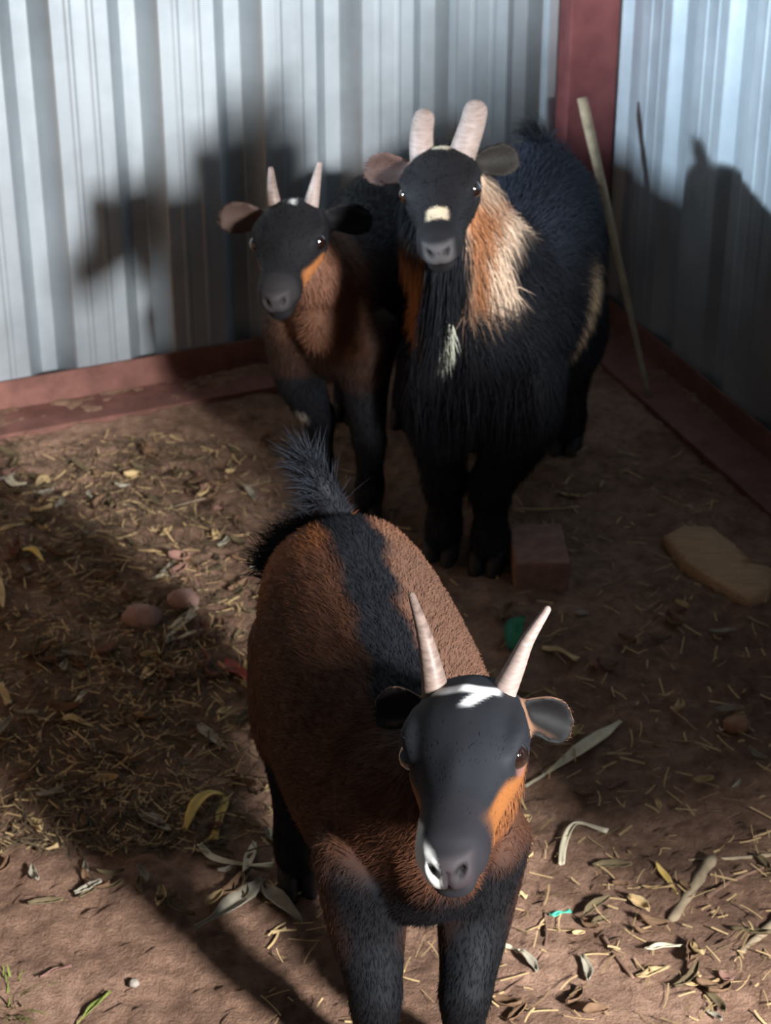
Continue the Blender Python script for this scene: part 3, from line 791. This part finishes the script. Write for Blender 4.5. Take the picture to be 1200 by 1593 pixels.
# --- things lying about that can be told apart
strip('dry_leaf', gp((818, 1229), (868, 1196), (925, 1156), (966, 1127)), .018, M['pale'], 'long pale narrow dry leaf on the soil right of the front goat\'s cheek', 'leaf', 'tail', .3, .004)
strip('yellow_leaf', gp((288, 1300), (303, 1270), (328, 1250), (352, 1243)), .015, M['yellow'], 'wide yellow leaf arm of the bent pair left of the front goat', 'leaf', 'leaf', .2, .006, arch=.01)
strip('yellow_leaf', gp((350, 1245), (343, 1275), (332, 1312)), .013, M['yellow'], 'yellow leaf hanging down from the bent leaf left of the front goat', 'leaf', 'flat', .25, .005)
strip('husk', gp((310, 1320), (335, 1342), (378, 1352), (425, 1352)), .009, M['pale'], 'pale yellow curved husk strip near the front goat\'s hind leg', 'husk', 'flat', .3, .006)
strip('husk', gp((396, 1312), (388, 1338), (378, 1362)), .013, M['pale'], 'short pale husk crossing under the curved husk strip', 'husk', 'leaf', .2, .002)
strip('grey_leaf', gp((305, 1450), (340, 1432), (378, 1404), (410, 1372)), .024, M['greyleaf'], 'grey leaf with a thin tail beside the front goat\'s hind hoof', 'leaf', 'tail', .4, .003, arch=.004)
strip('grey_leaf', gp((412, 1385), (432, 1412), (470, 1440)), .022, M['greyleaf'], 'torn grey leaf right of the one with the thin tail', 'leaf', 'leaf', .6, .003, arch=.006)
strip('grey_leaf', gp((215, 1266), (240, 1282), (268, 1298)), .018, M['greyleaf'], 'dull grey leaf lying in the shade left of the yellow leaf', 'leaf', 'leaf', .3, .004)
strip('grey_leaf', gp((412, 1292), (424, 1305), (436, 1322)), .014, M['greyleaf'], 'small whitish leaf touching the front goat\'s hind leg', 'leaf', 'leaf', .3, .004)
strip('green_leaf', gp((795, 1018), (800, 992), (815, 968)), .026, M['green'], 'fresh dark green leaf behind the front goat\'s right horn', 'leaf', 'leaf', .35, .006, arch=.01)
strip('tan_leaf', gp((842, 1012), (870, 1016), (899, 1030)), .011, M['leaftan'], 'tan leaf scrap beside the front goat\'s horn tip', 'leaf', 'flat', .3, .004)
strip('curled_leaf', gp((874, 1352), (877, 1320), (888, 1296), (905, 1288), (945, 1300)), .008, M['pale'], 'hook-shaped pale curled leaf right of the front goat\'s muzzle', 'leaf', 'flat', .5, .006)
strip('yellow_leaf', gp((1020, 1345), (1035, 1368), (1054, 1394)), .008, M['yellow'], 'small bright yellow leaf beside the grey stick', 'leaf', 'leaf', .3, .004)
strip('straw', gp((998, 1380), (1020, 1384), (1046, 1380)), .004, M['straw'], 'short pale straw left of the small bright yellow leaf', 'straw', 'straw', .3, .003)
strip('curled_leaf', gp((806, 1272), (824, 1276), (812, 1290)), .006, M['leaftan'], 'tiny tan curl close under the front goat\'s cheek', 'leaf', 'flat', .4, .004)
strip('curled_leaf', gp((806, 1294), (814, 1306), (826, 1318)), .005, M['yellow'], 'tiny yellow curl under the tan curl by the goat\'s cheek', 'leaf', 'flat', .4, .004)
stick('stick', gp((1108, 1336), (1078, 1382), (1044, 1434)), .0068, .0055, M['stick'], 'thick grey stick on the soil at lower right', 'stick')
stick('twig', gp((1070, 1338), (1130, 1336), (1200, 1330), (1240, 1322)), .0016, .003, M['stick'], 'thin straight twig running to the right edge above the grey stick', 'twig')
stick('twig', gp((1100, 1395), (1140, 1370), (1200, 1345)), .003, .0016, M['stickd'], 'brown twig right of the grey stick, sloping up', 'twig')
stick('stick', gp((1152, 1482), (1180, 1458), (1225, 1418)), .003, .0065, M['stick'], 'pale stick end entering at the lower right edge', 'stick')
stick('root', gp((848, 1418), (850, 1462), (838, 1496), (812, 1524), (762, 1562)), .0014, .0026, M['stickd'], 'thin curved root bending down beside the front goat\'s leg', 'root')
stick('twig', gp((938, 1456), (958, 1486), (986, 1522)), .0026, .0018, M['stickd'], 'dark brown twig pressed into the soil at lower right', 'twig')
strip('plastic_clip', gp((857, 1428), (868, 1426), (888, 1421)), .0058, M['teal'], 'small teal green plastic scrap on the soil', 'scrap', 'flat', .4, .004)
mb = MB(); c = at(730, 1568); rings = []
for z_, r_ in ((-.004, .6), (0, 1), (.006, 1.05), (.010, .7), (.011, .2)):
    rings.append([Vector((.0105 * r_ * (1 + .28 * math.cos(6 * q)) * math.cos(q), .0095 * r_ * (1 + .28 * math.cos(6 * q)) * math.sin(q), z_)) for q in np.linspace(0, 2 * math.pi, 36, endpoint=False)])
mb.rings(rings); o = mb.build('white_scrap', M['white']); o.location = c; tag(o, 'small white crumpled scrap beside the front goat\'s foreleg', 'scrap')
# half-buried brick and a slab of wood
mb = MB(); p = at(843, 917); mb.box((-.037, 0, -.02), (.074, 0, 0), (0, .105, 0), (0, 0, .062))
o = mb.build('brick', M['brick'], smooth=False); o.location = (p.x, p.y, gh(p.x, p.y)); o.rotation_euler = (0, 0, .04)
bv = o.modifiers.new('b', 'BEVEL'); bv.width = .004; bv.segments = 2; tag(o, 'half-buried clay brick right of the buck\'s front hooves', 'brick')
out = [at(*q) for q in ((1030, 850), (1062, 836), (1106, 832), (1140, 862), (1178, 900), (1204, 900), (1196, 938), (1166, 944), (1108, 918), (1060, 892))]
cc = sum(out, Vector()) / len(out); mb = MB(); rings = []
for z_, k in ((-.012, 1.0), (.010, 1.0), (.018, .97), (.022, .86), (.0235, .4)):
    rings.append([Vector(((q.x - cc.x) * k, (q.y - cc.y) * k, z_ + .002 * math.sin(i * 2.3))) for i, q in enumerate(out)])
mb.rings(rings[::1]); o = mb.build('wood_slab', M['wood'], smooth=True); o.location = (cc.x, cc.y, gh(cc.x, cc.y)); tag(o, 'broken tan slab of wood by the right wall rail', 'wood')
stick('leaning_stick', [at(1012, 628), Vector((0, 0, CAM_H)) + ray(962, 400) * (3.06 / ray(962, 400).y), Vector((0, 0, CAM_H)) + ray(906, 152) * (3.14 / ray(906, 152).y)], .004, .0085, M['stick'], 'pale stick leaning up against the red corner post behind the buck', 'stick', knob=.04)
stone('fruit_shell', 1146, 1132, .018, .012, .010, M['shell'], 'brown dried fruit shell near the right edge', 'shell', 3)
stick('stalk', gp((1116, 1120), (1122, 1136), (1134, 1128)), .0014, .0012, M['pale'], 'pale bent stalk touching the brown fruit shell', 'stalk')
stone('stone', 222, 966, .026, .020, .016, M['stone'], 'rosy rounded lump of stone in the left litter', 'stone', 5)
stone('stone', 285, 940, .022, .018, .015, M['stone'], 'second rosy lump, right behind the straw bundle', 'stone', 8)
stone('pebble', 209, 1536, .0055, .005, .005, M['pebble'], 'pale pebble on the soil at lower left', 'pebble', 2, .1)
stone('pebble', 395, 886, .0065, .005, .005, M['pebble'], 'white pebble beside the front goat\'s rump', 'pebble', 4, .1)
stone('pebble', 905, 957, .009, .004, .004, M['pebble'], 'flat whitish chip on the ground behind the front goat\'s right horn tip', 'pebble', 6, .1)
strip('red_rag', gp((345, 1036), (372, 1052), (398, 1072)), .022, M['red'], 'dull red rag half hidden by the front goat\'s flank', 'rag', 'flat', .4, .005)
for k, (a_, b_) in enumerate((((262, 985), (300, 952)), ((258, 1000), (305, 962)), ((272, 1004), (322, 985)), ((290, 975), (308, 955)))):
    strip('straw', gp(a_, ((a_[0] + b_[0]) / 2, (a_[1] + b_[1]) / 2 + 1), b_), .006, M['pale'], 'flat pale straw in the small bundle beside the rosy stone', 'straw', 'straw', .2, .006 + .002 * k, 'pale straw bundle')
strip('tan_leaf', gp((222, 1064), (238, 1046), (264, 1040)), .016, M['leaftan'], 'triangular tan leaf above the dark patch on the left', 'leaf', 'leaf', .3, .006)
strip('straw', gp((336, 1130), (366, 1112), (400, 1104)), .005, M['straw'], 'upper of two arching straws against the front goat\'s flank', 'straw', 'straw', .3, .006)
strip('straw', gp((340, 1140), (372, 1124), (404, 1112)), .004, M['straw'], 'lower of two arching straws against the front goat\'s flank', 'straw', 'straw', .3, .004)
strip('tan_leaf', gp((338, 1115), (350, 1110), (362, 1104)), .011, M['leaftan'], 'small tan leaf at the end of the arching straws', 'leaf', 'leaf', .3, .005)
strip('straw', gp((120, 846), (155, 842), (195, 856)), .0045, M['straw'], 'bent yellow straw in the upper left litter', 'straw', 'straw', .3, .008)
strip('straw', gp((212, 860), (236, 863), (262, 864)), .0045, M['straw'], 'straight straw right of the bent yellow straw', 'straw', 'straw', .3, .006)
strip('straw', gp((232, 908), (252, 901), (274, 900)), .0055, M['pale'], 'pale curved straw above the rosy stones', 'straw', 'straw', .3, .006)
stick('twig', gp((0, 786), (80, 784), (155, 777)), .0014, .0012, M['stick'], 'thin grey twig lying level at the left edge', 'twig')
stick('twig', gp((168, 782), (210, 788), (252, 798)), .0022, .0016, M['stick'], 'short grey twig sloping down right in the upper left litter', 'twig')
stick('twig', gp((255, 792), (330, 772), (428, 746)), .0012, .0018, M['stick'], 'long thin twig rising to the small goat\'s feet', 'twig')
strip('straw', gp((322, 834), (350, 838), (388, 834)), .0055, M['straw'], 'pale straw left of the front goat\'s tail', 'straw', 'straw', .3, .004)
strip('pale_leaf', gp((10, 738), (20, 762), (42, 760)), .014, M['pale'], 'pale green curled leaf by the left rail', 'leaf', 'leaf', .5, .008)
strip('pale_leaf', gp((113, 716), (122, 730), (142, 742)), .010, M['leafolive'], 'olive leaf standing near the rail, right of the pale curled one', 'leaf', 'leaf', .4, .008)
strip('tan_leaf', gp((58, 760), (68, 750), (80, 760)), .014, M['leaftan'], 'small orange-tan leaf right of the pale curled leaf', 'leaf', 'leaf', .4, .006)
strip('tan_leaf', gp((30, 864), (52, 866), (70, 884)), .010, M['yellow'], 'yellow-brown curled leaf at the left edge', 'leaf', 'leaf', .4, .010)
strip('tan_leaf', gp((-6, 836), (16, 830), (40, 824)), .010, M['leaftan'], 'tan leaf pointing up right at the left edge', 'leaf', 'leaf', .4, .010)
strip('tan_leaf', gp((0, 905), (2, 930), (6, 955)), .012, M['leaftan'], 'tan leaf lying along the left edge below the yellow-brown one', 'leaf', 'leaf', .4, .008)
strip('tan_leaf', gp((252, 838), (260, 832), (268, 824)), .011, M['leaftan'], 'tiny orange leaf in the upper middle of the left litter', 'leaf', 'leaf', .3, .006)
strip('tan_leaf', gp((98, 1128), (112, 1126), (148, 1140)), .012, M['leaftan'], 'brown-tan leaf in the dark left litter', 'leaf', 'leaf', .4, .008)
strip('tan_leaf', gp((165, 1158), (180, 1170), (208, 1182)), .020, M['leafbrown'], 'broad orange-brown leaf in the shadow left of the front goat', 'leaf', 'leaf', .3, .006)
strip('tan_leaf', gp((118, 1100), (130, 1088), (146, 1078)), .006, M['pale'], 'thin pale leaf edge in the dark left litter', 'leaf', 'leaf', .4, .008)
strip('straw', gp((0, 1070), (8, 1088), (14, 1104)), .010, M['leaftan'], 'short thick straw at the left edge in the shade', 'straw', 'straw', .3, .008)
strip('pale_leaf', gp((310, 1132), (326, 1150), (350, 1170)), .016, M['greyleaf'], 'grey curved leaf left of the front goat\'s belly', 'leaf', 'leaf', .4, .005)
strip('straw', gp((410, 1236), (418, 1228), (428, 1220)), .006, M['leaftan'], 'tiny tan sliver beside the front goat\'s hind thigh', 'straw', 'leaf', .3, .004)
strip('blade_of_grass', gp((118, 1600), (140, 1575), (172, 1546)), .006, M['grass'], 'single yellow-green grass blade at the bottom left', 'grass', 'tail', .3, .004)
strip('straw', gp((62, 1526), (85, 1516), (112, 1508)), .004, M['leafpink'], 'reddish straw lying behind the grass blade', 'straw', 'straw', .3, .006)
strip('straw', gp((1064, 1534), (1090, 1534), (1120, 1528)), .006, M['straw'], 'tan straw near the bottom right, pointing right', 'straw', 'flat', .3, .004)
strip('tan_leaf', gp((990, 1524), (1015, 1516), (1042, 1508)), .011, M['leaftan'], 'flat tan leaf at the foot of the dark brown twig', 'leaf', 'leaf', .3, .004)
strip('tan_leaf', gp((1004, 1482), (1025, 1478), (1066, 1476)), .008, M['pale'], 'pale forked leaf above the flat tan leaf', 'leaf', 'leaf', .4, .005)
strip('tan_leaf', gp((768, 1468), (790, 1478), (808, 1484)), .007, M['pale'], 'pale husk left of the thin curved root', 'leaf', 'flat', .4, .004)
strip('tan_leaf', gp((800, 1396), (808, 1394), (820, 1400)), .008, M['leaftan'], 'small tan husk beside the front goat\'s throat', 'leaf', 'flat', .4, .004)
strip('straw', gp((948, 1230), (962, 1222), (976, 1216)), .004, M['leafpink'], 'rosy straw on the bare soil right of the front goat', 'straw', 'straw', .3, .003)
strip('straw', gp((790, 795), (850, 798), (900, 793)), .003, M['straw'], 'level straw behind the brick', 'straw', 'straw', .3, .006)
strip('straw', gp((868, 770), (885, 776), (902, 776)), .006, M['straw'], 'short tan straw between the buck and the wood slab', 'straw', 'straw', .3, .006)
strip('straw', gp((736, 892), (738, 870), (732, 850)), .006, M['yellow'], 'yellow straw standing by the buck\'s hooves', 'straw', 'leaf', .3, .003)
strip('straw', gp((590, 826), (610, 824), (640, 826)), .004, M['straw'], 'tan straw behind the front goat\'s rump', 'straw', 'straw', .3, .004)

# a tuft of fresh grass at the lower left
rs = random.Random(4); vs = []; fs = []; c = at(10, 1560)
for k in range(46):
    a = rs.uniform(0, 6.28); r = rs.uniform(0, .022); b0 = Vector((r * math.cos(a), r * math.sin(a) * 1.4, -.004)); d = Vector((math.cos(a) * .6 + rs.uniform(-.3, .3), math.sin(a) * .6 + rs.uniform(-.3, .3), rs.uniform(.4, 1.0))).normalized()
    L = rs.uniform(.02, .045); sd = d.cross(Z).normalized() * rs.uniform(.0008, .0016); i0 = len(vs)
    for t in (0, .4, .75, 1):
        p = b0 + d * L * t - Z * (.5 * L * t * t * .6); wq = 1 - t ** 2 * .95; vs += [p - sd * wq, p + sd * wq]
    for q in range(3): fs.append((i0 + 2 * q, i0 + 2 * q + 1, i0 + 2 * q + 3, i0 + 2 * q + 2))
o = mesh_obj('grass_tuft', vs, fs, M['grass']); o.location = c; tag(o, 'small tuft of fresh yellow-green grass in the bottom left corner', 'grass')

# --- leaf litter: single leaves copied over the floor
feet = []
for g in (G1, G2, G3):
    for q in g.k['legs'].values(): feet.append((g.MW @ Vector((q[3][0], q[3][1], 0))).xy)
rs = random.Random(12)
def leaf_mesh(name, L, Wd, curl, bend, m, sd):
    r_ = random.Random(sd); vs = []; fs = []; n = 9
    for i in range(n):
        t = i / (n - 1); w_ = Wd * math.sin(math.pi * (.05 + .92 * t)) ** .8 * (1 + .25 * (r_.random() - .5)); x = (t - .5) * L
        for q in (-1, -.5, 0, .5, 1): vs.append((x, q * w_ / 2 + bend * math.sin(3 * t), curl * Wd * q * q + .18 * L * curl * (2 * t - 1) ** 2 + .0012 * r_.random()))
    for i in range(n - 1):
        for j in range(4): a = i * 5 + j; fs.append((a, a + 1, a + 6, a + 5))
    o = mesh_obj(name, vs, fs, m); so = o.modifiers.new('thick', 'SOLIDIFY'); so.thickness = .0007; so.offset = 1
    return o
KINDS = [(leaf_mesh('dry_leaf', .034, .013, .45, .003, M['leafbrown'], 1), 'brown'), (leaf_mesh('dry_leaf', .028, .015, .6, .002, M['leafpink'], 2), 'rosy'),
         (leaf_mesh('dry_leaf', .040, .009, .4, .004, M['leafolive'], 3), 'olive'), (leaf_mesh('dry_leaf', .026, .010, .6, .002, M['leaftan'], 4), 'tan'), (leaf_mesh('dry_leaf', .030, .008, .5, .003, M['greyleaf'], 5), 'grey')]
used = [False] * 5
def free(p, d=.05):
    if any((p.xy - f).length < d for f in feet): return False
    if (p - CO).dot(V) < .10 or (p - CO).dot(-U) < .10: return False
    return True
def put(k, px, py, side):
    p = at(px, py)
    if not free(p): return
    src, colr = KINDS[k]
    if used[k]: o = src.copy(); COL.objects.link(o)
    else: o = src; used[k] = True
    sc = rs.uniform(.55, 1.15)
    o.location = (p.x, p.y, top(p.x, p.y) + .001); o.scale = (sc, sc, sc)
    o.rotation_euler = (rs.uniform(-.35, .35), rs.uniform(-.3, .3), rs.uniform(0, 6.28))
    if side == 'l': tag(o, 'small %s dry leaf in the thick litter on the left of the floor' % colr, 'leaf', '%s leaves in the left litter' % colr)
    else: tag(o, 'small %s leaf scrap on the bare soil right of the goats' % colr, 'leaf', '%s leaf scraps on the right' % colr)
for _ in range(210):
    px = rs.uniform(-10, 430) if rs.random() < .8 else rs.uniform(0, 520); py = rs.choice([rs.uniform(690, 1060), rs.uniform(690, 1060), rs.uniform(1000, 1420)])
    put(rs.choices(range(5), (5, 2, 4, 2, 2))[0], px, py, 'l')
for _ in range(52):
    put(rs.choices(range(5), (5, 2, 1, 2, 1))[0], rs.uniform(760, 1200), rs.choice([rs.uniform(940, 1250), rs.uniform(1250, 1590)]), 'r')
# --- uncountable chaff: bits of straw and stalk
vs = []; fs = []
def bit(p, L, wd, a):
    d = Vector((math.cos(a), math.sin(a), rs.uniform(-.12, .25))).normalized(); sd = d.cross(Z).normalized() * wd; i0 = len(vs); bend = rs.uniform(-.3, .3) * L
    for t in (-.5, -.17, .17, .5):
        q = p + d * L * t + sd.normalized() * bend * (t * t) ; vs.extend([q - sd, q + sd + Z * wd * .6])
    for k in range(3): fs.append((i0 + 2 * k, i0 + 2 * k + 1, i0 + 2 * k + 3, i0 + 2 * k + 2))
for _ in range(2800):
    if rs.random() < .68: px, py = rs.gauss(190, 150), rs.uniform(680, 1330)
    else: px, py = rs.uniform(420, 1210), rs.uniform(700, 1600)
    p = at(px, py)
    if not free(p, .02): continue
    bit(p + Z * rs.uniform(.003, .008), rs.uniform(.006, .034), rs.uniform(.0004, .0012), rs.uniform(0, 6.28))
o = mesh_obj('straw_chaff', vs, fs, M['straw']); tag(o, 'bits of pale straw and stalk strewn over the floor', 'straw', kind='stuff')
vs = []; fs = []
for _ in range(3200):                                            # darker stalks and hay in the left litter
    px, py = rs.gauss(170, 150), rs.uniform(690, 1330); p = at(px, py)
    if not free(p, .02): continue
    bit(p + Z * rs.uniform(.002, .010), rs.uniform(.01, .05), rs.uniform(.0004, .0010), rs.uniform(0, 6.28))
o = mesh_obj('hay_litter', vs, fs, M['hay']); tag(o, 'dull brown hay and stalks matted over the left of the floor', 'hay', kind='stuff')
